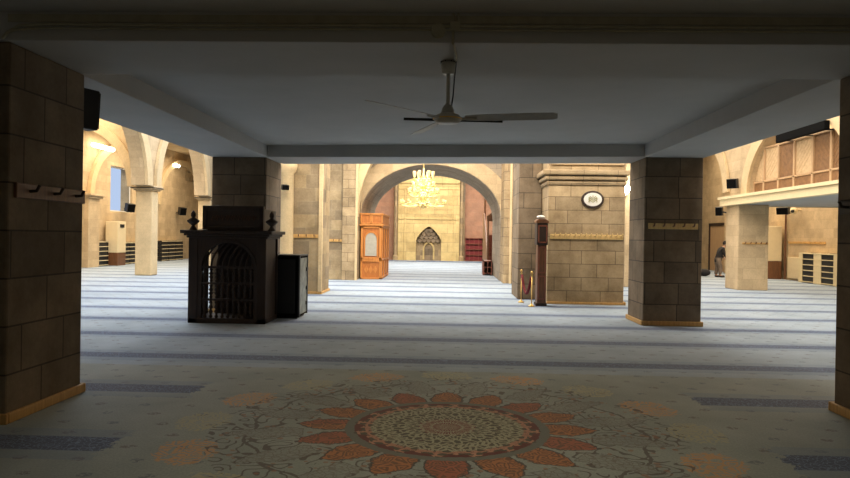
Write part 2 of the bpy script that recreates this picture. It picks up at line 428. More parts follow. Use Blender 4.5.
struct('trim_6', prism(bmesh.new(), [(3.675, 6.5), (4.78, 6.5), (4.78, 13.70), (3.675, 13.74)], 'z', 3.162, 3.42), 'ceil', bevel=0.008)
struct('wall_gallery', prism(bmesh.new(), [(-4.82, 14.40), (4.78, 13.55), (4.78, 13.70), (-4.82, 14.60)], 'z', 3.75, 4.7), 'paint')
# the hall's ceiling starts over the gallery
struct('ceiling', box(-17, 15.2, -5.4, 14.0, 8.0, 8.3), 'smooth')
struct('wall_upper', box(-17, 15.2, 4.9, 5.3, 3.75, 8), 'cream')

# ------------------------------------------------------------------ arcades (built fabric)
struct('wall_arcade_left', arch_wall('y', -11.55, -11.05, 15.2, 44.8, 8.0,
       [(18.3, 2.55, 3.34, 2.9), (27.5, 2.45, 3.34, 2.75), (33.6, 2.45, 3.34, 2.6), (39.7, 2.45, 3.34, 2.6), (21.9, 2.0, 3.34, 2.6)][1:4]
       + [(21.45, 2.45, 3.34, 2.75)], z0=3.34), 'cream')
for i, cy in enumerate((21.45, 27.5, 33.6, 39.7)):
    struct('trim_%d' % (10+i), arch_ring('y', -11.04, -10.92, cy, 2.45, 3.34, 2.75 if i < 2 else 2.6, 0.42), 'smooth')
for i, y in enumerate((24.4,)):
    struct('wall_arcade_left', arch_wall('x', y, y+0.5, -16.4, -11.5, 6.5, [(-14.0, 2.1, 3.3, 2.2)], z0=3.3), 'cream')
    struct('trim_%d' % (20+i), arch_ring('x', y-0.09, y-0.01, -14.0, 2.1, 3.3, 2.2, 0.35), 'smooth')
for i, (cy, hw) in enumerate(((32.95, 2.9), (40.4, 3.2))):
    struct('trim_%d' % (25+i), arch_ring('y', -16.39, -16.22, cy, hw, 3.2, 2.5, 0.35), 'smooth')
# nave crossing arch (deep barrel) and the rib in front of it
struct('wall_nave', arch_wall('x', 25.0, 29.4, -4.45, 3.4, 8.0, [(-0.65, 2.62, 2.35, 1.95)]), 'vault')
struct('wall_nave', box(-4.43, 3.38, 24.93, 24.995, 4.9, 7.95), 'cream')
struct('trim_30', arch_ring('x', 24.90, 25.0, -0.65, 2.64, 2.35, 1.97, 0.55), 'cream')
struct('trim_31', arch_ring('x', 24.0, 24.5, 0.35, 3.62, 2.30, 3.95, 0.30), 'smooth')
struct('wall_nave', arch_wall('x', 24.02, 24.88, -4.45, 6.0, 8.0, [(0.35, 3.90, 2.30, 4.2)], z0=2.3), 'cream')
struct('wall_nave', box(-5.4, -4.9, 30.3, 44.8, 0, 8), 'tan')
struct('wall_nave', box(3.6, 4.1, 30.3, 44.8, 0, 8), 'tan')
# right aisle: wall over the balcony line with two pointed openings
struct('wall_arcade_right', arch_wall('y', 9.65, 10.15, 13.4, 34.0, 8.0, [(18.95, 2.75, 3.13, 2.0), (26.3, 2.75, 3.3, 2.1), (32.5, 2.0, 3.3, 2)][:2], z0=3.13), 'cream')
struct('trim_40', arch_ring('y', 9.55, 9.64, 18.95, 2.75, 3.13, 2.0, 0.42), 'smooth')
struct('trim_41', arch_ring('y', 9.55, 9.64, 26.3, 2.75, 3.3, 2.1, 0.42), 'smooth')
bm = bmesh.new(); bx(bm, 9.50, 14.7, 11.0, 23.45, 2.84, 3.00)
struct('ceiling', bm, 'ceil')
bm = bmesh.new(); bx(bm, 9.42, 9.70, 11.0, 23.45, 2.82, 3.13); bx(bm, 9.36, 9.42, 11.0, 23.5, 3.04, 3.13); bx(bm, 9.70, 14.6, 23.45, 23.55, 2.82, 3.13)
struct('trim_42', bm, 'paint')
# recess and door in the right wall
d = obj('door_1', box(14.62, 14.70, 34.4, 37.6, 0, 2.45), 'tanwood'); d['kind'] = 'structure'
obj('door_frame', bx(bx(box(14.58, 14.70, 34.25, 34.4, 0, 2.6), 14.58, 14.70, 37.6, 37.75, 0, 2.6), 14.58, 14.70, 34.25, 37.75, 2.45, 2.6), 'dark', d)

# ------------------------------------------------------------------ pillars
def pillar(lab, x0, x1, y0, y1, h, mat, loc_name='stone_pillar', skirt=None, rails=(), cap=None, group=None, base=None, bev=0.02):
    t = thing(loc_name, lab, 'pillar', ((x0+x1)/2, (y0+y1)/2, 0), group)
    obj('shaft', box(x0, x1, y0, y1, 0, h), mat, t, bevel=bev)
    if skirt:
        g = 0.035
        bm = bmesh.new()
        bx(bm, x0-g, x1+g, y0-g, y0-0.001, 0, skirt); bx(bm, x0-g, x1+g, y1+0.001, y1+g, 0, skirt)
        bx(bm, x0-g, x0-0.001, y0, y1, 0, skirt); bx(bm, x1+0.001, x1+g, y0, y1, 0, skirt)
        obj('skirting', bm, 'honey', t, bevel=0.012)
    if cap:
        z0, z1, g = cap
        obj('capital', box(x0-g, x1+g, y0-g, y1+g, z0, z1), mat if mat != 'smooth' else 'smooth', t, bevel=0.02)
    return t
def hook_rail(t, axis, at, a0, a1, z, mat='tanwood', hooks=4, h=0.12, side=-1, hookmat='brown'):
    """rail board with pegs, on a face at const 'at'"""
    if axis == 'x': r = obj('hook_rail', box(a0, a1, at+side*0.03, at, z-h/2, z+h/2), mat, t, bevel=0.006)
    else: r = obj('hook_rail', box(at, at+side*0.03, a0, a1, z-h/2, z+h/2), mat, t, bevel=0.006)
    for i in range(hooks):
        a = a0 + (a1-a0)*(i+0.5)/hooks
        if axis == 'x': p = [(a, at+side*0.03, z), (a, at+side*0.09, z+0.005), (a, at+side*0.115, z+0.055)]
        else: p = [(at+side*0.03, a, z), (at+side*0.09, a, z+0.005), (at+side*0.115, a, z+0.055)]
        obj('hook', tube(bmesh.new(), p, 0.014, 8), hookmat, r)
    return r
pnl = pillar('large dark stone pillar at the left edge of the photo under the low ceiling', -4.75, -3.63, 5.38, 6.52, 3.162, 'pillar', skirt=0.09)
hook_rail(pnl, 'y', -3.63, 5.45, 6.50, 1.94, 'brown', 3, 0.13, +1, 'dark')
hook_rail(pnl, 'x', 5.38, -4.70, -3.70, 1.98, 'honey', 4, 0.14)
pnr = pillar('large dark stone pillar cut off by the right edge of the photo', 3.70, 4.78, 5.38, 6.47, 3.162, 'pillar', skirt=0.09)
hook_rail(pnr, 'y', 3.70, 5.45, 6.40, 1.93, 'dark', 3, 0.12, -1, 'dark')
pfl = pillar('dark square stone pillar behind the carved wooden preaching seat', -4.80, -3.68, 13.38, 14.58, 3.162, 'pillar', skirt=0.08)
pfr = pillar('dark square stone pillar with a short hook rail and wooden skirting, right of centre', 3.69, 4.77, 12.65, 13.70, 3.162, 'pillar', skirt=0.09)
hook_rail(pfr, 'x', 12.65, 3.76, 4.68, 1.87, 'pale', 5, 0.11)
pa = pillar('tan stone pillar of mixed blocks left of the nave, nearest the black cabinet', -5.35, -3.42, 18.0, 19.2, 8.0, 'grey', skirt=0.07)
hook_rail(pa, 'x', 18.0, -5.2, -3.5, 1.57, 'honey', 8, 0.10)
bm = bmesh.new(); lathe(bm, [(0.24, 0), (0.24, 0.12), (0.19, 0.2), (0.18, 3.25), (0.24, 3.32), (0.27, 3.45), (0.27, 3.6), (0.2, 3.62), (0.19, 8)], (-4.35, 17.86, 0), 20)
obj('engaged_column', bm, 'smooth', pa, smooth=True)
obj('edge_moulding', box(-3.50, -3.39, 17.94, 18.02, 0.07, 8), 'smooth', pa, bevel=0.02)
pb = pillar('tan stone pillar beside the orange wooden booth', -4.45, -3.27, 23.98, 24.99, 8.0, 'grey')
hook_rail(pb, 'x', 23.98, -4.4, -3.8, 1.42, 'honey', 3, 0.09)
obj('pilaster_strip', box(-3.80, -3.27, 23.90, 23.98, 0, 7.9), 'tan', pb, bevel=0.015)
obj('edge_moulding', box(-3.33, -3.24, 23.86, 23.91, 0, 7.9), 'smooth', pb, bevel=0.015)
pr1 = pillar('pale narrow stone pillar right of the nave, farther than its dark neighbour', 1.98, 3.4, 23.6, 24.99, 8.0, 'tan')
obj('edge_moulding', box(2.18, 2.26, 23.50, 23.60, 0, 7.9), 'smooth', pr1, bevel=0.015)
pr2 = pillar('brown stone pillar behind the tall narrow wooden cabinet and red rope', 1.86, 2.46, 17.6, 19.2, 8.0, 'pillar')
# stone block with cornice
bl = thing('stone_pier', 'broad tan stone pier with stepped cornice carrying an oval plaque', 'pier', (3.4, 17.2, 0))
obj('shaft', box(2.47, 4.34, 16.5, 18.1, 0, 8), 'tan', bl, bevel=0.02)
for i, (z0, z1, g) in enumerate(((2.93, 3.03, 0.05), (3.05, 3.15, 0.10), (3.17, 3.30, 0.16))):
    obj('cornice_moulding', box(2.47-g, 4.34+g*0.5, 16.5-g, 18.1+g, z0, z1), 'tan', bl, bevel=0.035)
obj('upper_ledge', box(2.55, 4.30, 16.45, 16.5, 3.42, 3.80), 'cream', bl, bevel=0.02)
obj('skirting', bx(box(2.46, 4.38, 16.45, 16.499, 0, 0.06), 4.341, 4.38, 16.42, 18.1, 0, 0.08), 'honey', bl, bevel=0.012)
r = obj('hook_rail', box(2.52, 4.30, 16.46, 16.499, 1.60, 1.72), 'pale', bl, bevel=0.008)
for i in range(14):
    a = 2.60 + i*0.126
    obj('hook', tube(bmesh.new(), [(a, 16.46, 1.68), (a+0.02, 16.41, 1.69), (a+0.035, 16.39, 1.745)], 0.016, 6), 'pale', r)
# distant pillar in the lamp light
pillar('narrow pale pillar glimpsed in the gap behind the wall lamp', 6.05, 7.2, 22.9, 24.0, 8.0, 'cream')
# right aisle pillar
prp = pillar('bright honey-coloured square stone pillar carrying the screened balcony', 9.63, 10.62, 22.42, 23.42, 2.83, 'cream')
hook_rail(prp, 'x', 22.42, 9.75, 10.6, 1.55, 'honey', 5, 0.06)
pillar('pale stone pillar far beyond the person in the right aisle', 9.75, 10.3, 28.8, 29.9, 3.3, 'cream')
pillar('pale square column half hidden by the balcony pillar in the right aisle', 13.9, 14.6, 33.2, 34.0, 7.9, 'cream')
# left aisle columns
def aisle_column(lab, x0, x1, y0, y1):
    t = thing('stone_column', lab, 'column', ((x0+x1)/2, (y0+y1)/2, 0), None)
    obj('shaft', box(x0, x1, y0, y1, 0, 3.16), 'smooth', t, bevel=0.05)
    bm = bmesh.new(); bx(bm, x0-0.05, x1+0.05, y0-0.05, y1+0.05, 3.16, 3.22); bx(bm, x0-0.12, x1+0.12, y0-0.12, y1+0.12, 3.22, 3.34)
    obj('capital', bm, 'cream', t, bevel=0.015)
    bm = bmesh.new(); bx(bm, x0-0.135, x1+0.135, y0-0.135, y1+0.135, 3.255, 3.28)
    obj('iron_band', bm, 'black', t)
aisle_column('plain cream square column with iron band under its capital, left aisle', -11.62, -10.98, 24.4, 24.95)
aisle_column('cream column farther back in the left aisle, beside the preaching seat finial', -11.60, -10.98, 30.55, 31.2)
aisle_column('most distant cream column of the left aisle arcade', -11.60, -10.98, 36.7, 37.3)
aisle_column('column at the near end of the left aisle arcade', -11.60, -10.98, 18.2, 19.0)
pl = thing('wall_pilaster', 'cream pilaster against the left wall beside the near end of the rack', 'pilaster', (-16.2, 29.6, 0))
obj('shaft', box(-16.4, -15.9, 29.0, 29.95, 0, 3.1), 'cream', pl, bevel=0.02)
obj('capital', bx(box(-16.4, -15.8, 28.9, 30.05, 3.1, 3.2), -16.4, -15.7, 28.8, 30.15, 3.2, 3.3), 'cream', pl, bevel=0.02)

# ------------------------------------------------------------------ mihrab
mh = thing('mihrab', 'tall carved golden stone mihrab with pointed niche on the far wall', 'mihrab', (-1.27, 44.5, 0))
X0, X1, cx = -3.45, 0.93, -1.25
bm = bmesh.new()
out = [(X0+0.15, 0), (X0+0.15, 5.5), (X1-0.15, 5.5), (X1-0.15, 0)]
nich = []
nw, ns, nh = 0.84, 1.35, 0.95
for i in range(17):
    t = 1 - 2*i/16
    nich.append((cx + nw*t, ns + nh*(1 - abs(t)**1.3)**0.75))
# face with niche: two side strips plus spandrel
bx(bm, X0+0.15, cx-nw, 44.2, 44.7, 0, 5.5); bx(bm, cx+nw, X1-0.15, 44.2, 44.7, 0, 5.5)
prism(bm, [(cx+nw, 5.5)] + nich + [(cx-nw, 5.5)], 'y', 44.2, 44.7)
obj('carved_face', bm, 'mihrab', mh)
for k in range(4):                       # stepped muqarnas hood
    n_ = 5-k
    for j in range(n_):
        x = cx + (j-(n_-1)/2)*0.30; z = ns - 0.10 + k*0.22
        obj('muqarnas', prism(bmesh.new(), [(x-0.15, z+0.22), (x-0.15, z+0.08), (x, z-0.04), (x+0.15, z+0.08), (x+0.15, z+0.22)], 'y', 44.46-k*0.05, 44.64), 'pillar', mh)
obj('niche_back', box(cx-nw, cx+nw, 44.64, 44.69, 0, 2.4), 'grey', mh)
for s in (-1, 1): obj('inner_jamb', box(cx+s*0.34-0.05, cx+s*0.34+0.05, 44.52, 44.64, 0.1, 0.75), 'mihrab', mh)
rg = arch_ring('x', 44.52, 44.64, cx, 0.29, 0.75, 0.42, 0.1, 12)
obj('inner_arch', rg, 'mihrab', mh)
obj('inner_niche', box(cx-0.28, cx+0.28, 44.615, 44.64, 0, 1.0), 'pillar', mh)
for s, x in ((-1, X0), (1, X1)):
    bm = bmesh.new(); lathe(bm, [(0.17, 0), (0.17, 0.3), (0.11, 0.4), (0.10, 5.2), (0.16, 5.35), (0.16, 5.6), (0.08, 5.7), (0.10, 5.8), (0.01, 6.05)], (x, 44.15, 0), 12)
    obj('corner_shaft', bm, 'grey', mh, smooth=False)
bm = bmesh.new()
for i in range(17):
    x = X0 + 0.3 + i*(X1-X0-0.6)/16
    prism(bm, [(x-0.1, 5.5), (x+0.1, 5.5), (x+0.1, 5.62), (x, 5.78), (x-0.1, 5.62)], 'y', 44.2, 44.4)
obj('cresting', bm, 'mihrab', mh)
bm = bmesh.new()
for (z, dd) in ((5.15, 0.10), (4.75, 0.05), (2.75, 0.05)): bx(bm, X0+0.2, X1-0.2, 44.2-dd, 44.2, z, z+0.10)
for x in (X0+0.55, X1-0.65): bx(bm, x, x+0.10, 44.15, 44.2, 0, 4.75)
obj('frame_moulding', bm, 'mihrab', mh, bevel=0.02)
for i in range(40):
    x = X0+0.8 + (i % 10)*0.31; z = 3.1 + (i//10)*0.4
    obj('star_relief', prism(bmesh.new(), [(x, z-0.13), (x+0.13, z), (x, z+0.13), (x-0.13, z)], 'y', 44.165, 44.2), 'mihrab', mh)
# step in front of the mihrab, raised dais
label(obj('floor_cushion_strip', box(-4.6, 3.3, 42.9, 43.9, 0.0, 0.04), 'carpet', bevel=0.01), 'low carpeted strip on the floor before the mihrab', 'carpet')

def bookshelf(lab, x0, x1, y0, y1, h, mat, rows, cols, axis='x', name='bookcase', group=None):
    t = thing(name, lab, 'bookcase', ((x0+x1)/2, (y0+y1)/2, 0), group)
    bm = bmesh.new()
    if axis == 'x':                         # opening faces -y
        bx(bm, x0, x0+0.04, y0, y1, 0, h); bx(bm, x1-0.04, x1, y0, y1, 0, h); bx(bm, x0, x1, y0, y1, h-0.04, h); bx(bm, x0, x1, y1-0.03, y1, 0, h)
        obj('case', bm, mat, t)
        for j in range(rows): obj('shelf', box(x0+0.04, x1-0.04, y0+0.01, y1-0.03, 0.06+j*(h-0.1)/rows, 0.09+j*(h-0.1)/rows), mat, t)
        for i in range(1, cols):
            x = x0 + (x1-x0)*i/cols; obj('divider', box(x-0.015, x+0.015, y0+0.01, y1-0.03, 0.06, h-0.04), mat, t)
    return t
bs = bookshelf('reddish brown bookcase on the far wall right of the mihrab', 1.17, 2.38, 44.2, 44.68, 1.58, 'red', 4, 4)
for j in range(4):
    bm = bmesh.new(); rr = random.Random(j)
    x = 1.25
    while x < 2.28:
        wdt = rr.uniform(0.03, 0.06); bx(bm, x, x+wdt*0.9, 44.26, 44.6, 0.092+j*0.37, 0.092+j*0.37+rr.uniform(0.2, 0.28)); x += wdt
    o = obj('books', bm, 'velvet', bs); o['kind'] = 'stuff'
bookshelf('low reddish bookcase standing against the right side of the deep arch', 1.55, 1.93, 28.6, 29.7, 0.62, 'red', 2, 2)
st = thing('minbar', 'dark wooden stepped pulpit at the right side beyond the deep arch', 'minbar', (2.3, 34, 0))
bm = bmesh.new()
for s in (1.9, 2.62):
    bx(bm, s, s+0.08, 32.0, 32.1, 0, 2.5); prism(bm, [(32.1, 0), (36.0, 0), (36.0, 2.9), (35.2, 2.9), (32.1, 0.9)], 'x', s, s+0.06)
obj('side_panel', bm, 'brown', st)
obj('gate_head', prism(bmesh.new(), [(1.88, 2.4), (2.72, 2.4), (2.72, 2.65), (2.3, 2.95), (1.88, 2.65)], 'y', 31.98, 32.12), 'brown', st)
for i in range(8): obj('step', box(1.97, 2.62, 32.2+i*0.37, 32.2+(i+1)*0.37, 0, 0.22*(i+1)), 'red', st)
bm = bmesh.new(); lathe(bm, [(0.5, 3.9), (0.5, 4.0), (0.25, 4.4), (0.02, 5.3)], (2.3, 35.6, 0), 8)
for a in (1.95, 2.6):
    for y in (35.25, 35.95): bx(bm, a, a+0.06, y, y+0.06, 2.2, 3.9)
obj('canopy', bm, 'brown', st)

# ------------------------------------------------------------------ orange wooden booth
bo = thing('wooden_booth', 'orange varnished wooden booth with white arched window beside the nave', 'booth', (-2.85, 25.9, 0))
bx0, bx1, by0, by1 = -3.22, -2.45, 24.7, 27.4
bm = bmesh.new()
def framed(bm, x0, x1, y, z0, z1, t=0.07, d=0.05):
    bx(bm, x0, x0+t, y-d, y, z0, z1); bx(bm, x1-t, x1, y-d, y, z0, z1); bx(bm, x0, x1, y-d, y, z0, z0+t); bx(bm, x0, x1, y-d, y, z1-t, z1)
obj('body', box(bx0, bx1, by0, by1, 0, 1.98), 'orange_d', bo)
bm = bmesh.new(); framed(bm, bx0, bx1, by0, 0, 0.72); framed(bm, bx0, bx1, by0, 0.72, 1.98, 0.09)
for y0, y1 in ((24.7, 25.6), (25.6, 26.5), (26.5, 27.4)):
    bx(bm, bx1, bx1+0.04, y0, y0+0.08, 0, 1.98); bx(bm, bx1, bx1+0.04, y1-0.08, y1, 0, 1.98)
for z in (0, 0.68, 1.9): bx(bm, bx1, bx1+0.04, by0, by1, z, z+0.08)
obj('frame', bm, 'orange', bo, bevel=0.01)
bm = bmesh.new()
rg = [(-2.835+0.21*math.cos(PI*i/12), 1.48+0.24*math.sin(PI*i/12)) for i in range(13)]
prism(bm, [(-2.625, 0.86)]+rg[0:1]+rg[1:]+[(-3.045, 0.86)], 'y', by0-0.035, by0-0.002)
obj('arched_window', bm, 'pane', bo)
bm = arch_ring('x', by0-0.06, by0-0.002, -2.835, 0.215, 1.48, 0.245, 0.05, 16); bx(bm, -3.10, -3.05, by0-0.06, by0-0.002, 0.84, 1.48); bx(bm, -2.62, -2.57, by0-0.06, by0-0.002, 0.84, 1.48)
obj('window_surround', bm, 'orange', bo)
obj('cornice', bx(box(bx0-0.05, bx1+0.08, by0-0.08, by1+0.05, 1.98, 2.05), bx0-0.02, bx1+0.05, by0-0.05, by1, 1.93, 1.98), 'orange', bo, bevel=0.015)
obj('parapet', box(bx0-0.02, bx1+0.04, by0-0.04, by1, 2.05, 2.42), 'orange_d', bo)
bm = bmesh.new(); framed(bm, bx0-0.02, (bx0+bx1)/2, by0-0.04, 2.05, 2.42, 0.05, 0.03); framed(bm, (bx0+bx1)/2, bx1+0.04, by0-0.04, 2.05, 2.42, 0.05, 0.03)
bx(bm, bx1+0.04, bx1+0.07, by0-0.04, by1, 2.37, 2.44); bx(bm, bx0-0.05, bx1+0.07, by0-0.08, by0-0.04, 2.40, 2.45)
obj('parapet_frame', bm, 'orange', bo, bevel=0.008)
bm = bmesh.new()
for i in range(3):
    prism(bm, [(-2.835-0.17+i*0.17, 0.22), (-2.835-0.09+i*0.17, 0.36), (-2.835-0.17+i*0.17, 0.50), (-2.835-0.25+i*0.17, 0.36)], 'y', by0-0.02, by0-0.001)
obj('carved_panel', bm, 'orange', bo)

# ------------------------------------------------------------------ chandelier
ch = thing('chandelier', 'gilt chandelier of three lit tiers hanging in the nave', 'chandelier', (-0.80, 21.5, 2.6))
CX, CY = -0.80, 21.5
bm = bmesh.new(); tube(bm, [(CX, CY, 2.62), (CX, CY, 8.0)], 0.018, 8)
obj('rod', bm, 'gold', ch)
bm = bmesh.new(); lathe(bm, [(0.01, 2.50), (0.09, 2.56), (0.04, 2.68), (0.13, 2.80), (0.05, 2.95), (0.04, 3.1), (0.11, 3.2), (0.04, 3.35), (0.1, 3.5), (0.03, 3.65), (0.03, 3.8)], (CX, CY, 0), 16)
obj('stem', bm, 'gold', ch, smooth=True)
def tier(n, R, z, zr, up, bulb, off=0.0):
    bm = bmesh.new()
    tube(bm, [(CX+R*0.96*math.cos(2*PI*k/32), CY+R*0.96*math.sin(2*PI*k/32), z) for k in range(33)], 0.016, 6)
    obj('ring', bm, 'gold', ch)
    for k in range(n):
        a = 2*PI*k/n + off; c, s = math.cos(a), math.sin(a)
        pts = []
        for i in range(7):
            t = i/6; rr = R*t; zz = zr + (z-zr)*t - 0.16*math.sin(PI*t)
            pts.append((CX+rr*c, CY+rr*s, zz))
        arm = obj('arm', tube(bmesh.new(), pts, 0.013, 6), 'gold', ch)
        bm = bmesh.new(); lathe(bm, [(0.02, 0), (0.06, 0.02), (0.02, 0.04), (0.02, 0.07)], (CX+R*c, CY+R*s, z), 8)
        obj('cup', bm, 'gold', arm)
        bm = bmesh.new(); lathe(bm, [(0.022, 0.07), (bulb*0.8, 0.07+up*0.35), (bulb, 0.07+up*0.8), (bulb*0.85, 0.07+up)], (CX+R*c, CY+R*s, z), 10)
        obj('glass_shade', bm, 'bulb', arm, smooth=True)
tier(14, 0.72, 2.64, 2.85, 0.085, 0.034)
tier(9, 0.48, 3.00, 3.10, 0.11, 0.042, 0.2)
tier(8, 0.36, 3.22, 3.25, 0.10, 0.04, 0.3)
tier(6, 0.30, 3.45, 3.42, 0.20, 0.058, 0.1)
point('chandelier_glow', (CX, CY, 3.25), 160, (1.0, 0.84, 0.56), 0.5)

# ------------------------------------------------------------------ carved preaching seat
ks = thing('preaching_seat', 'dark carved wooden preaching seat with arched spindle front and finials', 'preaching seat', (-3.92, 12.15, 0))
kx0, kx1, ky0, ky1 = -4.62, -3.22, 11.75, 12.60
bm = bmesh.new()
for x in (kx0, kx1-0.17):
    obj('corner_post', box(x, x+0.17, ky0, ky0+0.12, 0, 1.52), 'dark', ks, bevel=0.01)
    xx = x if x < -4 else x+0.10
    obj('corner_post', box(xx, xx+0.07, ky1-0.07, ky1, 0, 1.52), 'dark', ks, bevel=0.01)
obj('added_backing', box(-4.36, kx1-0.07, ky1-0.05, ky1-0.02, 0.09, 1.52), 'dark', ks)  # dark panel added so the seat interior stays dark
acx, ahw, asp, ari = -3.91, 0.47, 1.02, 0.42
bm = arch_wall('x', ky0+0.01, ky0+0.09, kx0+0.17, kx1-0.17, 1.52, [(acx, ahw, asp, ari)], z0=0.06, n=24)
obj('arched_front', bm, 'dark', ks)
obj('arch_moulding', arch_ring('x', ky0-0.015, ky0+0.01, acx, ahw-0.005, asp, ari, 0.05, 24), 'dark', ks)
bm = bmesh.new(); bx(bm, kx0, kx1, ky0, ky1, 0.0, 0.09)
obj('plinth', bm, 'dark', ks, bevel=0.01)
for z in (0.42, 0.71, 1.0): obj('rail', box(acx-ahw-0.02, acx+ahw+0.02, ky0+0.03, ky0+0.08, z-0.02, z+0.02), 'dark', ks)
def spindle_prof(h): return [(0.014, 0), (0.030, 0.10*h), (0.014, 0.2*h), (0.034, 0.38*h), (0.016, 0.5*h), (0.034, 0.62*h), (0.014, 0.8*h), (0.030, 0.9*h), (0.014, h)]
for j, (z0, z1) in enumerate(((0.09, 0.40), (0.44, 0.69), (0.73, 0.98))):
    for i in range(9):
        x = acx - ahw + 0.052 + i*(2*ahw-0.104)/8
        obj('spindle', lathe(bmesh.new(), [(r_*1.25, z0+z_) for r_, z_ in spindle_prof(z1-z0)], (x, ky0+0.055, 0), 8), 'dark', ks, smooth=True)
bm = bmesh.new()
for i in range(-3, 10):                      # leaning slats in the arch head, clipped to the curve
    x0 = acx - ahw + i*0.105
    pts = []
    for q in range(9):
        t = q/8; x = x0 + 0.26*t*t*0.9 - 0.05; z = 1.02 + 0.42*t
        tt = (x-acx)/ahw
        if abs(tt) < 0.98 and z < asp + ari*math.sqrt(1-tt*tt) + 0.015: pts.append((x, ky0+0.055, z))
    if len(pts) > 1: tube(bm, pts, 0.019, 6)
obj('fan_slats', bm, 'dark', ks)
for s, x in ((0, kx0+0.02), (1, kx1-0.06)):   # side panels with slats
    bm = bmesh.new(); bx(bm, x, x+0.04, ky0+0.12, ky1-0.12, 1.05, 1.52); bx(bm, x, x+0.04, ky0+0.12, ky1-0.12, 0.09, 0.2)
    if s: bx(bm, x, x+0.04, ky0+0.12, ky1-0.12, 0.2, 1.05)
    else:
        for k in range(6): lathe(bm, [(r_*0.8, 0.2+z_) for r_, z_ in spindle_prof(0.85)], (x+0.02, ky0+0.18+k*0.098, 0), 8)
    obj('side_panel', bm, 'dark', ks)
obj('cornice', bx(bx(box(kx0-0.12, kx1+0.12, ky0-0.10, ky1+0.06, 1.60, 1.66), kx0-0.07, kx1+0.07, ky0-0.06, ky1+0.04, 1.56, 1.60), kx0-0.03, kx1+0.03, ky0-0.03, ky1+0.02, 1.52, 1.56), 'dark', ks, bevel=0.01)
bm = bmesh.new(); bx(bm, -4.37, -3.27, ky0-0.02, ky0+0.05, 1.66, 2.10)
bx(bm, -4.37, -4.31, ky0+0.05, ky1, 1.66, 2.05); bx(bm, -3.33, -3.27, ky0+0.05, ky1, 1.66, 2.05)
obj('top_board', bm, 'dark', ks, bevel=0.012)
bm = bmesh.new(); framed(bm, -4.33, -3.31, ky0-0.02, 1.70, 2.06, 0.05, 0.02)
obj('board_frame', bm, 'dark', ks, bevel=0.006)
bm = bmesh.new()
for i in range(9):
    x = -4.20 + i*0.095; tube(bm, [(x, ky0-0.03, 1.84), (x+0.03, ky0-0.03, 1.92), (x+0.07, ky0-0.03, 1.86), (x+0.09, ky0-0.03, 1.93)], 0.008, 5)
obj('carving', bm, 'brown', ks)
for x in (-4.53, -3.12):
    bm = bmesh.new(); lathe(bm, [(0.07, 1.66), (0.05, 1.70), (0.025, 1.74), (0.10, 1.80), (0.11, 1.83), (0.03, 1.88), (0.045, 1.92), (0.04, 1.96), (0.008, 2.01)], (x, ky0-0.02, 0), 12)
    obj('finial', bm, 'dark', ks, smooth=True)
label(obj('paper_note', box(-4.42, -4.27, ky0-0.09, ky0-0.03, 1.663, 1.675), 'white'), 'small white paper lying on the ledge of the carved seat', 'paper')

# ------------------------------------------------------------------ black cabinet
cb = thing('cabinet', 'black metal cabinet with grey side standing beside the carved seat', 'cabinet', (-3.1, 12.95, 0))
obj('body', box(-3.56, -2.83, 12.62, 13.35, 0.03, 1.19), 'blackp', cb, bevel=0.012)
obj('top', box(-3.58, -2.80, 12.60, 13.37, 1.19, 1.215), 'black', cb)
obj('plinth', box(-3.52, -2.86, 12.66, 13.32, 0, 0.03), 'black', cb)
dr = obj('side_door', box(-2.83, -2.812, 12.70, 13.33, 0.07, 1.15), 'silver', cb, bevel=0.004)
for z in (0.25, 0.55, 0.92): obj('latch', box(-2.812, -2.79, 13.22, 13.32, z-0.035, z+0.035), 'black', dr)
obj('corner_trim', box(-2.835, -2.80, 13.31, 13.36, 0.03, 1.19), 'black', cb); obj('corner_trim', box(-2.835, -2.805, 12.61, 12.68, 0.03, 1.19), 'black', cb)
obj('front_panel', box(-3.50, -2.89, 12.605, 12.62, 0.10, 1.13), 'black', cb, bevel=0.004)

# ------------------------------------------------------------------ tall cabinet, rope stands, plaque
tc_ = thing('tall_cabinet', 'tall narrow dark wooden cabinet against the broad stone pier', 'cabinet', (2.25, 16.1, 0))
obj('body', box(2.15, 2.36, 15.92, 16.28, 0.06, 1.50), 'brown', tc_, bevel=0.012)
obj('head', box(2.12, 2.38, 15.88, 16.30, 1.45, 1.97), 'dark', tc_, bevel=0.015)
obj('cap', prism(bmesh.new(), [(2.10, 1.97), (2.40, 1.97), (2.40, 2.02), (2.32, 2.07), (2.15, 2.07), (2.10, 2.03)], 'y', 15.86, 16.30), 'brown', tc_, bevel=0.01)
obj('plinth', box(2.12, 2.38, 15.89, 16.30, 0, 0.07), 'dark', tc_, bevel=0.01)
for q, (a_, y_, z0_, z1_) in enumerate(((2.165, 15.92, 0.15, 0.72), (2.165, 15.92, 0.78, 1.42), (2.145, 15.88, 1.50, 1.92))):
    bm = bmesh.new(); framed(bm, a_, 4.51-a_, y_, z0_, z1_, 0.03, 0.015); obj('panel_frame', bm, 'red', tc_)
bm = sphere(bmesh.new(), (2.23, 16.05, 2.117), 0.08, (1.3, 1, 0.55))
label(obj('folded_white_cloth', bm, 'white', smooth=True), 'white folded cloth lying on top of the tall narrow cabinet', 'cloth')
def rope_post(x, y, lab):
    t = thing('barrier_post', lab, 'barrier post', (x, y, 0))
    bm = bmesh.new(); lathe(bm, [(0.08, 0), (0.08, 0.02), (0.025, 0.05), (0.011, 0.08), (0.011, 0.70)], (x, y, 0), 14); obj('pole', bm, 'brass', t, smooth=True)
    bm = bmesh.new(); lathe(bm, [(0.013, 0.70), (0.03, 0.72), (0.015, 0.75), (0.033, 0.79), (0.01, 0.83)], (x, y, 0), 12); obj('finial', bm, 'brass', t, smooth=True)
rope_post(1.86, 16.7, 'brass barrier post left of the red rope, by the brown pillar')
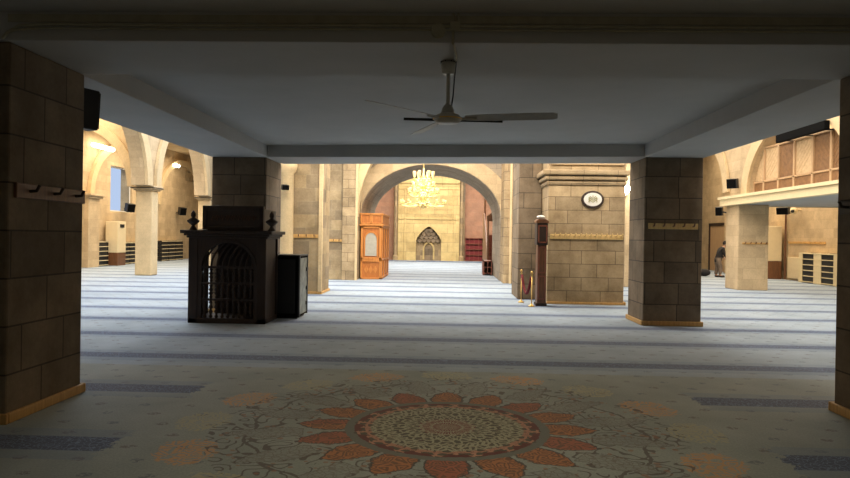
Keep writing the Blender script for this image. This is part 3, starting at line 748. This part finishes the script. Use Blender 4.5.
rope_post(2.00, 15.75, 'brass barrier post in front of the tall narrow cabinet')
pts = []
for i in range(13):
    t = i/12; pts.append((1.865+0.13*t, 16.64-0.83*t, 0.69 - 0.42*math.sin(PI*t)))
label(obj('barrier_rope', tube(bmesh.new(), pts, 0.035, 8), 'velvet', smooth=True), 'dark red velvet rope sagging between the two brass posts', 'rope')
oq = thing('oval_plaque', 'oval framed plaque with olive lettering on the broad stone pier', 'plaque', (3.54, 16.45, 2.58))
def ell(bm, cx_, cz_, a, b_, y0, y1, n=36): return prism(bm, [(cx_+a*math.cos(2*PI*i/n), cz_+b_*math.sin(2*PI*i/n)) for i in range(n)], 'y', y0, y1)
obj('frame', ell(bmesh.new(), 3.54, 2.58, 0.275, 0.215, 16.44, 16.495), 'dark', oq, bevel=0.015)
obj('face', ell(bmesh.new(), 3.54, 2.58, 0.22, 0.165, 16.43, 16.441), 'white', oq)
bm = bmesh.new()
for sx in (-1, 1):
    for dz in (-0.045, 0.0, 0.045):
        tube(bm, [(3.54+sx*0.02, 16.426, 2.58+dz-0.02), (3.54+sx*0.06, 16.426, 2.58+dz+0.03), (3.54+sx*0.11, 16.426, 2.58+dz-0.015), (3.54+sx*0.07, 16.426, 2.56+dz)], 0.008, 5)
tube(bm, [(3.54, 16.426, 2.50), (3.54, 16.426, 2.68)], 0.009, 5)
obj('lettering', bm, 'ink', oq)

# wall lamp in the gap
wl = thing('wall_lamp', 'glaring white wall lamp in the gap left of the hook-rail pillar', 'lamp', (5.95, 22.7, 3.2))
obj('bracket', box(5.90, 6.04, 22.66, 22.9, 3.12, 3.2), 'white', wl)
obj('globe', sphere(bmesh.new(), (5.97, 22.62, 3.32), 0.14), 'lamp', wl, smooth=True)
point('lamp_glow', (5.9, 22.3, 3.32), 60, (1.0, 0.94, 0.8), 0.1)

# ------------------------------------------------------------------ ceiling fan
fx, fy = -0.015, 5.90
fn = thing('ceiling_fan', 'three-bladed white ceiling fan hanging from the concrete beam', 'ceiling fan', (fx, fy, 3.16))
bm = bmesh.new(); lathe(bm, [(0.052, 3.045), (0.060, 3.06), (0.068, 3.14)], (fx, fy, 0), 16); obj('canopy', bm, 'fan', fn, smooth=True)
obj('hanger', bx(bx(box(fx-0.03, fx-0.02, fy-0.02, fy+0.02, 3.12, 3.162), fx+0.02, fx+0.03, fy-0.02, fy+0.02, 3.12, 3.162), fx-0.07, fx+0.07, fy-0.03, fy+0.03, 3.135, 3.15), 'black', fn)
obj('downrod', tube(bmesh.new(), [(fx, fy, 2.72), (fx, fy, 3.05)], 0.017, 10), 'fan', fn)
bm = bmesh.new(); tube(bm, [(fx+0.07, fy, 3.16), (fx+0.055, fy-.01, 3.0), (fx+0.045, fy, 2.85), (fx+0.03, fy, 2.74)], 0.006, 6); obj('cable', bm, 'black', fn)
bm = bmesh.new(); lathe(bm, [(0.03, 2.77), (0.05, 2.74), (0.06, 2.705), (0.05, 2.69)], (fx, fy, 0), 16); obj('lower_canopy', bm, 'fan', fn, smooth=True)
bm = bmesh.new(); lathe(bm, [(0.04, 2.605), (0.10, 2.612), (0.125, 2.64), (0.125, 2.655), (0.10, 2.68), (0.05, 2.70)], (fx, fy, 0), 24); obj('motor', bm, 'fan', fn, smooth=True)
bm = bmesh.new(); lathe(bm, [(0.127, 2.640), (0.133, 2.645), (0.127, 2.652)], (fx, fy, 0), 24); obj('gilt_band', bm, 'brass', fn)
for a in (130, 10, 250):
    a = math.radians(a); ca, sa = math.cos(a), -math.sin(a)      # + towards the camera
    def PP(r_, l, z): return (fx + r_*ca - l*sa, fy + r_*sa + l*ca, z)
    bm = bmesh.new(); V = []
    for r_, hw in ((0.16, 0.045), (0.24, 0.058), (0.45, 0.064), (0.75, 0.070), (0.92, 0.066), (0.955, 0.045)):
        V.append([bm.verts.new(PP(r_, l, 2.648+dz+tw)) for l, dz, tw in ((-hw, 0, hw*0.24), (hw, 0, -hw*0.24), (hw, 0.006, -hw*0.24), (-hw, 0.006, hw*0.24))])
    for p, q in zip(V, V[1:]):
        for k in range(4): bm.faces.new((p[k], p[(k+1) % 4], q[(k+1) % 4], q[k]))
    bm.faces.new(V[0]); bm.faces.new(V[-1][::-1])
    bd = obj('blade', bm, 'fanblade', fn)
    bm = bmesh.new(); tube(bm, [PP(0.10, 0, 2.645), PP(0.26, 0, 2.643)], 0.013, 8)
    obj('blade_iron', bm, 'fan', bd)
obj('crossbar', tube(bmesh.new(), [(fx-0.41, fy+0.32, 2.70), (fx+0.51, fy+0.32, 2.685)], 0.013, 8), 'black', fn)
obj('crossbar_arm', tube(bmesh.new(), [(fx, fy+0.32, 2.69), (fx, fy+0.03, 2.69)], 0.012, 8), 'black', fn)

# conduit along the beam
cd = thing('conduit', 'thin plastic cable conduit running along the ceiling beam', 'conduit', (0, 5.3, 3.28))
for z, rr in ((3.285, 0.013), (3.255, 0.009)):
    pts = [(-3.66, 5.33, 3.17), (-3.62, 5.33, 3.22), (-3.52, 5.33, z-0.012), (-3.35, 5.33, z)] + [(-3.0+i*0.5, 5.33, z-0.004*math.sin(i)) for i in range(6)] + [(-0.1, 5.33, z), (0.5, 5.33, z)] + [(1.0+i*0.5, 5.33, z) for i in range(8)]
    obj('pipe', tube(bmesh.new(), pts, rr, 8), 'conduit', cd)
obj('pipe', tube(bmesh.new(), [(0.02, 5.33, 3.30), (0.02, 5.335, 3.39)], 0.011, 8), 'conduit', cd)
obj('pipe', tube(bmesh.new(), [(0.06, 5.33, 3.30), (0.06, 5.335, 3.39)], 0.009, 8), 'conduit', cd)
obj('pipe', tube(bmesh.new(), [(0.02, 5.33, 3.25), (0.02, 5.34, 3.15), (0.045, 5.6, 3.148), (0.05, 5.84, 3.148)], 0.011, 8), 'conduit', cd)
bm = bmesh.new(); tube(bm, [(-0.10, 5.358, 3.25), (-0.10, 5.315, 3.25)], 0.058, 20); jb = label(obj('junction_box', bm, 'conduit', bevel=0.005), 'round plastic junction box on the beam above the fan', 'junction box')
label(obj('junction_box', box(-0.005, 0.075, 5.305, 5.358, 3.25, 3.32), 'conduit', bevel=0.006), 'small square junction box right of the round one on the beam', 'junction box')
label(obj('cable_trunking', box(-3.63, 4.7, 5.345, 5.36, 3.31, 3.375), 'conduit', bevel=0.004), 'flat cable trunking strip high on the near beam', 'trunking')

# ------------------------------------------------------------------ speakers, cameras
def speaker(lab, c, d, sz, name='loudspeaker', wallpt=None):
    """c centre; d facing direction; sz (w,d,h)"""
    t = thing(name, lab, 'speaker', c)
    c = Vector(c); d = Vector(d).normalized(); s = d.cross(Vector((0, 0, 1))).normalized(); u = s.cross(d)
    w_, dp, h_ = sz
    def bb(bm, a0, a1, b0, b1, z0, z1, tp=1.0):
        vs = []
        for z in (z0, z1):
            for a, b_ in ((a0, b0), (a1, b0), (a1, b1), (a0, b1)):
                k = tp if b_ < 0 else 1
                vs.append(bm.verts.new(c + s*a*k + d*b_ + u*z))
        for f in ((3, 2, 1, 0), (4, 5, 6, 7), (0, 1, 5, 4), (1, 2, 6, 5), (2, 3, 7, 6), (3, 0, 4, 7)): bm.faces.new([vs[i] for i in f])
        return bm
    obj('enclosure', bb(bmesh.new(), -w_/2, w_/2, -dp/2, dp/2, -h_/2, h_/2, 0.8), 'black', t, bevel=0.015)
    obj('grille', bb(bmesh.new(), -w_*0.43, w_*0.43, dp/2, dp/2+0.012, -h_*0.45, h_*0.45), 'blackp', t)
    if wallpt is not None: obj('bracket', tube(bmesh.new(), [c - d*dp*0.4, Vector(wallpt)], 0.025, 8), 'black', t)
    return t
speaker('tall black loudspeaker hung behind the left edge pillar', (-3.72, 6.70, 2.85), (0.5, 1, -0.05), (0.16, 0.2, 0.41), wallpt=(-3.80, 6.50, 2.85))
speaker('black loudspeaker on the left wall below the bluish window', (-16.0, 33.0, 2.84), (1, -0.55, -0.25), (0.45, 0.3, 0.42), wallpt=(-16.42, 33.3, 2.8))
speaker('black loudspeaker on the left wall above the far rack', (-16.0, 39.6, 2.92), (1, -0.6, -0.25), (0.45, 0.3, 0.45), wallpt=(-16.42, 39.7, 2.8))
speaker('small black loudspeaker on the pillar between stone columns behind the cabinet', (-4.30, 17.42, 2.85), (0.6, -1, -0.2), (0.2, 0.16, 0.14), wallpt=(-4.32, 17.64, 2.9))
speaker('black loudspeaker on the arcade wall above the balcony end', (9.40, 22.35, 3.52), (-0.9, -0.8, -0.15), (0.34, 0.24, 0.32), wallpt=(9.66, 22.8, 3.5))
speaker('black loudspeaker just below the balcony left of its pillar', (9.46, 23.55, 2.65), (-0.7, -0.8, -0.1), (0.24, 0.2, 0.30), wallpt=(9.64, 23.4, 2.6))
speaker('black loudspeaker under the balcony on the right wall', (14.3, 28.9, 2.95), (-1, -0.8, -0.2), (0.5, 0.3, 0.3), wallpt=(14.72, 29.2, 2.95))
cm = thing('security_camera', 'small pale security camera beside the speaker under the balcony', 'camera', (14.35, 28.15, 2.95))
obj('housing', sphere(bmesh.new(), (14.35, 28.15, 2.93), 0.15), 'paint', cm, smooth=True)
obj('lens', sphere(bmesh.new(), (14.24, 28.05, 2.90), 0.07), 'black', cm, smooth=True)
obj('mount', tube(bmesh.new(), [(14.4, 28.18, 2.96), (14.72, 28.3, 2.98)], 0.04, 8), 'paint', cm)

# ------------------------------------------------------------------ racks on the side walls
def rack(lab, side, xw, y0, y1, h, bays, rows=5, group=None, uw=0.05, um='black'):
    """open shoe rack on a wall at x = xw; side +1: faces +x (left wall), -1: faces -x"""
    t = thing('shoe_rack', lab, 'shoe rack', (xw+side*0.2, (y0+y1)/2, 0), group)
    D = 0.38
    def X(a): return xw + side*a
    def b2(y0_, y1_, a0, a1, z0, z1):
        xa, xb = sorted((X(a0), X(a1))); return box(xa, xb, y0_, y1_, z0, z1)
    obj('back', b2(y0, y1, 0.01, 0.03, 0.04, h), 'black', t)
    for i in range(bays+1):
        y = y0 + (y1-y0)*i/bays; obj('upright', b2(max(y0, y-uw), min(y1, y+uw), 0.03, D, 0, h), um, t)
    for j in range(rows+1):
        z = 0.05 + (h-0.08)*j/rows; obj('shelf', b2(y0, y1, 0.03, D+0.01, z-0.012, z+0.018), 'paint', t)
    for i in range(bays):
        ya, yb = y0+(y1-y0)*i/bays+uw+0.01, y0+(y1-y0)*(i+1)/bays-uw-0.01
        for j in range(rows):
            z = 0.068 + (h-0.08)*j/rows; xa, xb = sorted((X(0.05), X(D-0.02))); obj('compartment_block', box(xa, xb, ya, yb, z, z+(h-0.08)/rows*0.82), 'black', t)  # black block filling most of each compartment
rack('black shoe rack on the left wall just right of the pilaster', 1, -16.4, 30.1, 31.0, 1.16, 1)
rack('black shoe rack on the left wall behind the cream column', 1, -16.4, 32.5, 34.6, 1.10, 3)
rack('distant black shoe rack on the left wall between column and carved seat', 1, -16.4, 36.9, 39.9, 1.15, 3)
rack('black shoe rack against the right wall under the balcony', -1, 14.7, 23.6, 27.65, 1.20, 3, uw=0.26, um='paint')
cp = thing('tall_cabinet', 'tall cream cabinet with brown foot and small dark display, left wall', 'cabinet', (-15.95, 31.5, 0))
obj('body', box(-16.25, -15.65, 31.15, 31.95, 0.62, 2.12), 'cream_plain', cp, bevel=0.02)
obj('foot', box(-16.25, -15.65, 31.15, 31.95, 0, 0.62), 'brown', cp, bevel=0.02)
obj('display', box(-15.65, -15.63, 31.35, 31.75, 1.82, 1.98), 'black', cp)
cp = thing('tall_cabinet', 'tall cream cabinet with brown foot behind the right balcony pillar', 'cabinet', (14.3, 29.9, 0))
obj('body', box(13.9, 14.55, 29.5, 30.4, 0.78, 2.3), 'cream_plain', cp, bevel=0.02)
obj('foot', box(13.9, 14.55, 29.5, 30.4, 0, 0.78), 'brown', cp, bevel=0.02)
label(obj('wall_panel', box(14.64, 14.70, 27.75, 29.2, 0.08, 0.98), 'cream_plain', bevel=0.01), 'bright cream panel low on the right wall beside the rack', 'panel')
label(obj('drain_pipe', tube(bmesh.new(), [(14.62, 29.35, 0.02), (14.62, 29.35, 3.0)], 0.04, 8), 'brown'), 'thin brown vertical pipe on the right wall', 'pipe')
rl = thing('hook_rail', 'long wooden hook rail on the right wall above the rack', 'hook rail', (14.68, 27.8, 1.6))
obj('board', box(14.66, 14.70, 26.4, 29.2, 1.56, 1.64), 'honey', rl)
for i in range(7): obj('hook', tube(bmesh.new(), [(14.66, 26.6+i*0.4, 1.6), (14.6, 26.6+i*0.4, 1.61), (14.58, 26.6+i*0.4, 1.66)], 0.012, 6), 'honey', rl)
for i, (y, z) in enumerate(((30.6, 5.55), (39.0, 5.6))):
    l = thing('wall_light', ['long lit tube lamp high on the left wall near the pillar', 'small bright lamp high in the second left arch'][i], 'lamp', (-16.3, y, z))
    obj('bracket', box(-16.4, -16.2, y-0.1, y+0.1, z-0.05, z+0.05), 'white', l)
    obj('tube', tube(bmesh.new(), [(-16.12, y-(0.9 if i == 0 else 0.3), z), (-16.12, y+(0.9 if i == 0 else 0.3), z)], 0.10, 10), 'lampw', l)
label(obj('notice_board', box(-16.38, -16.34, 41.0, 42.6, 4.9, 5.5), 'grey', bevel=0.01), 'grey rectangular vent panel high on the left wall near the gallery edge', 'panel')

# ------------------------------------------------------------------ balcony screen
sc = thing('balcony_screen', 'wooden screen of alternating light and brown panels on the right balcony', 'screen', (9.85, 19.0, 3.13))
ys = [16.25, 17.38, 18.25, 19.2, 20.1, 21.0, 21.68]
xs_ = 9.80
for i in range(6):
    a, b_ = ys[i]+0.05, ys[i+1]-0.05
    dark = i in (1, 3, 0)
    top = 4.48
    pn = obj('panel', box(xs_, xs_+0.04, a, b_, 3.52, top), 'screen_d' if dark else 'screen_l', sc)
    bm = bmesh.new()
    for k in range(7):
        for sgn in ((1,) if i % 2 else (-1,)):
            p0 = Vector((xs_-0.004, a, 3.55+k*0.16-0.2)); p1 = Vector((xs_-0.004, b_, 3.55+k*0.16+(b_-a)*0.9-0.2))
            if sgn < 0: p0.y, p1.y = b_, a
            n_ = 12; seg_ = [p0.lerp(p1, q/n_) for q in range(n_+1)]; seg_ = [p for p in seg_ if 3.54 < p.z < top-0.02]
            if len(seg_) > 1: tube(bm, [seg_[0], seg_[-1]], 0.006, 4)
    if bm.verts: obj('lattice', bm, 'screen_l' if not dark else 'screen_d', pn)
    else: bm.free()
    obj('lower_panel', box(xs_-0.02, xs_+0.03, a, b_, 3.16, 3.44), 'screen_d', sc)
for y in ys: obj('post', box(xs_-0.05, xs_+0.05, y-0.045, y+0.045, 3.13, 4.50), 'tanwood', sc, bevel=0.008)
for z in (3.13, 3.45, 4.48): obj('rail', box(xs_-0.05, xs_+0.05, 16.2, 21.72, z, z+0.055), 'tanwood', sc, bevel=0.008)
bc = thing('blind_case', 'long black case held along the top of the balcony screen', 'blind case', (9.45, 17.8, 4.5))
obj('case', box(9.38, 9.52, 17.0, 19.5, 4.45, 4.68), 'blackp', bc, bevel=0.02)
for y in (17.2, 18.2, 19.2): obj('bracket', box(9.52, 9.735, y-0.02, y+0.02, 4.46, 4.49), 'black', bc)

# ------------------------------------------------------------------ person in the right aisle
def person():
    px, py = 12.08, 30.2
    t = thing('person', 'person in black jacket and grey trousers bowing slightly in the right aisle', 'person', (px, py, 0))
    def skin(name, verts, edges, mat, parent, rootv=0):
        me = bpy.data.meshes.new(name); me.from_pydata([(px+v[0], py+v[1], v[2]) for v in verts], edges, [])
        o = bpy.data.objects.new(name, me); C.objects.link(o); me.materials.append(M[mat])
        o.parent = parent; off = Vector((0, 0, 0)); q = parent
        while q is not None: off += Vector(q.location); q = q.parent
        o.location = -off
        md = o.modifiers.new('skin', 'SKIN'); md.use_smooth_shade = True
        for i, v in enumerate(verts):
            sv = me.skin_vertices[0].data[i]; sv.radius = (v[3], v[4] if len(v) > 4 else v[3]); sv.use_root = (i == rootv)
        s_ = o.modifiers.new('s', 'SUBSURF'); s_.levels = 2; s_.render_levels = 2
        return o
    # body: pelvis, spine, neck, head, arms, legs with feet (facing +x, leaning forward)
    V = [(0.0, 0, 0.80, .14, .12), (0.06, 0, 1.0, .13, .12), (0.16, 0, 1.2, .15, .13), (0.25, 0, 1.33, .07), (0.30, 0, 1.42, .06),
         (0.17, .17, 1.26, .06), (0.22, .22, 1.0, .05), (0.36, .14, 0.84, .035), (0.42, .12, .80, .03),
         (0.17, -.17, 1.26, .06), (0.22, -.22, 1.0, .05), (0.36, -.14, 0.84, .035), (0.42, -.12, .80, .03),
         (0.0, .10, 0.72, .10), (0.04, .11, 0.42, .07), (-0.04, .11, 0.10, .05), (0.12, .12, 0.04, .04),
         (0.0, -.10, 0.72, .10), (0.10, -.11, 0.42, .07), (0.06, -.11, 0.10, .05), (0.22, -.12, 0.04, .04)]
    Ed = [(0, 1), (1, 2), (2, 3), (3, 4), (2, 5), (5, 6), (6, 7), (7, 8), (2, 9), (9, 10), (10, 11), (11, 12), (0, 13), (13, 14), (14, 15), (15, 16), (0, 17), (17, 18), (18, 19), (19, 20)]
    body = skin('body', V, Ed, 'skin', t)
    bm = sphere(bmesh.new(), (px+0.35, py, 1.50), 0.105, (1.05, 0.82, 1.15), 16, 12)
    sphere(bm, (px+0.462, py, 1.485), 0.018, (1, 0.8, 1.2)); sphere(bm, (px+0.35, py+0.088, 1.495), 0.022, (0.8, 0.5, 1.3)); sphere(bm, (px+0.35, py-0.088, 1.495), 0.022, (0.8, 0.5, 1.3))
    obj('head', bm, 'skin', t, smooth=True)
    obj('hair', sphere(bmesh.new(), (px+0.33, py, 1.535), 0.112, (1.05, 0.86, 0.98), 16, 12), 'hair', t, smooth=True)
    V = [(0.0, 0, 0.62, .18, .165), (0.05, 0, 0.97, .16, .145), (0.16, 0, 1.22, .175, .15), (0.24, 0, 1.33, .08),
         (0.17, .18, 1.27, .075), (0.22, .23, 1.0, .065), (0.34, .15, 0.86, .05), (0.17, -.18, 1.27, .075), (0.22, -.23, 1.0, .065), (0.34, -.15, 0.86, .05)]
    skin('jacket', V, [(0, 1), (1, 2), (2, 3), (2, 4), (4, 5), (5, 6), (2, 7), (7, 8), (8, 9)], 'jacket', t)
    V = [(0.02, 0, 0.98, .15, .135), (0.0, .10, 0.70, .12), (0.04, .11, 0.42, .09), (-0.04, .11, 0.10, .075), (0.0, -.10, 0.70, .12), (0.10, -.11, 0.42, .09), (0.06, -.11, 0.10, .075)]
    skin('trousers', V, [(0, 1), (1, 2), (2, 3), (0, 4), (4, 5), (5, 6)], 'trouser', t)
    for y, x in ((.12, 0.05), (-.12, 0.15)):
        obj('sock', sphere(bmesh.new(), (px+x, py+y, 0.05), 0.06, (2.2, 0.9, 0.8)), 'hair', t, smooth=True)
person()
label(obj('backpack', sphere(bmesh.new(), (11.75, 30.9, 0.17), 0.2, (1.5, 1, 0.85), 16, 10), 'jacket', smooth=True), 'black bag lying on the carpet behind the bowing person', 'bag')
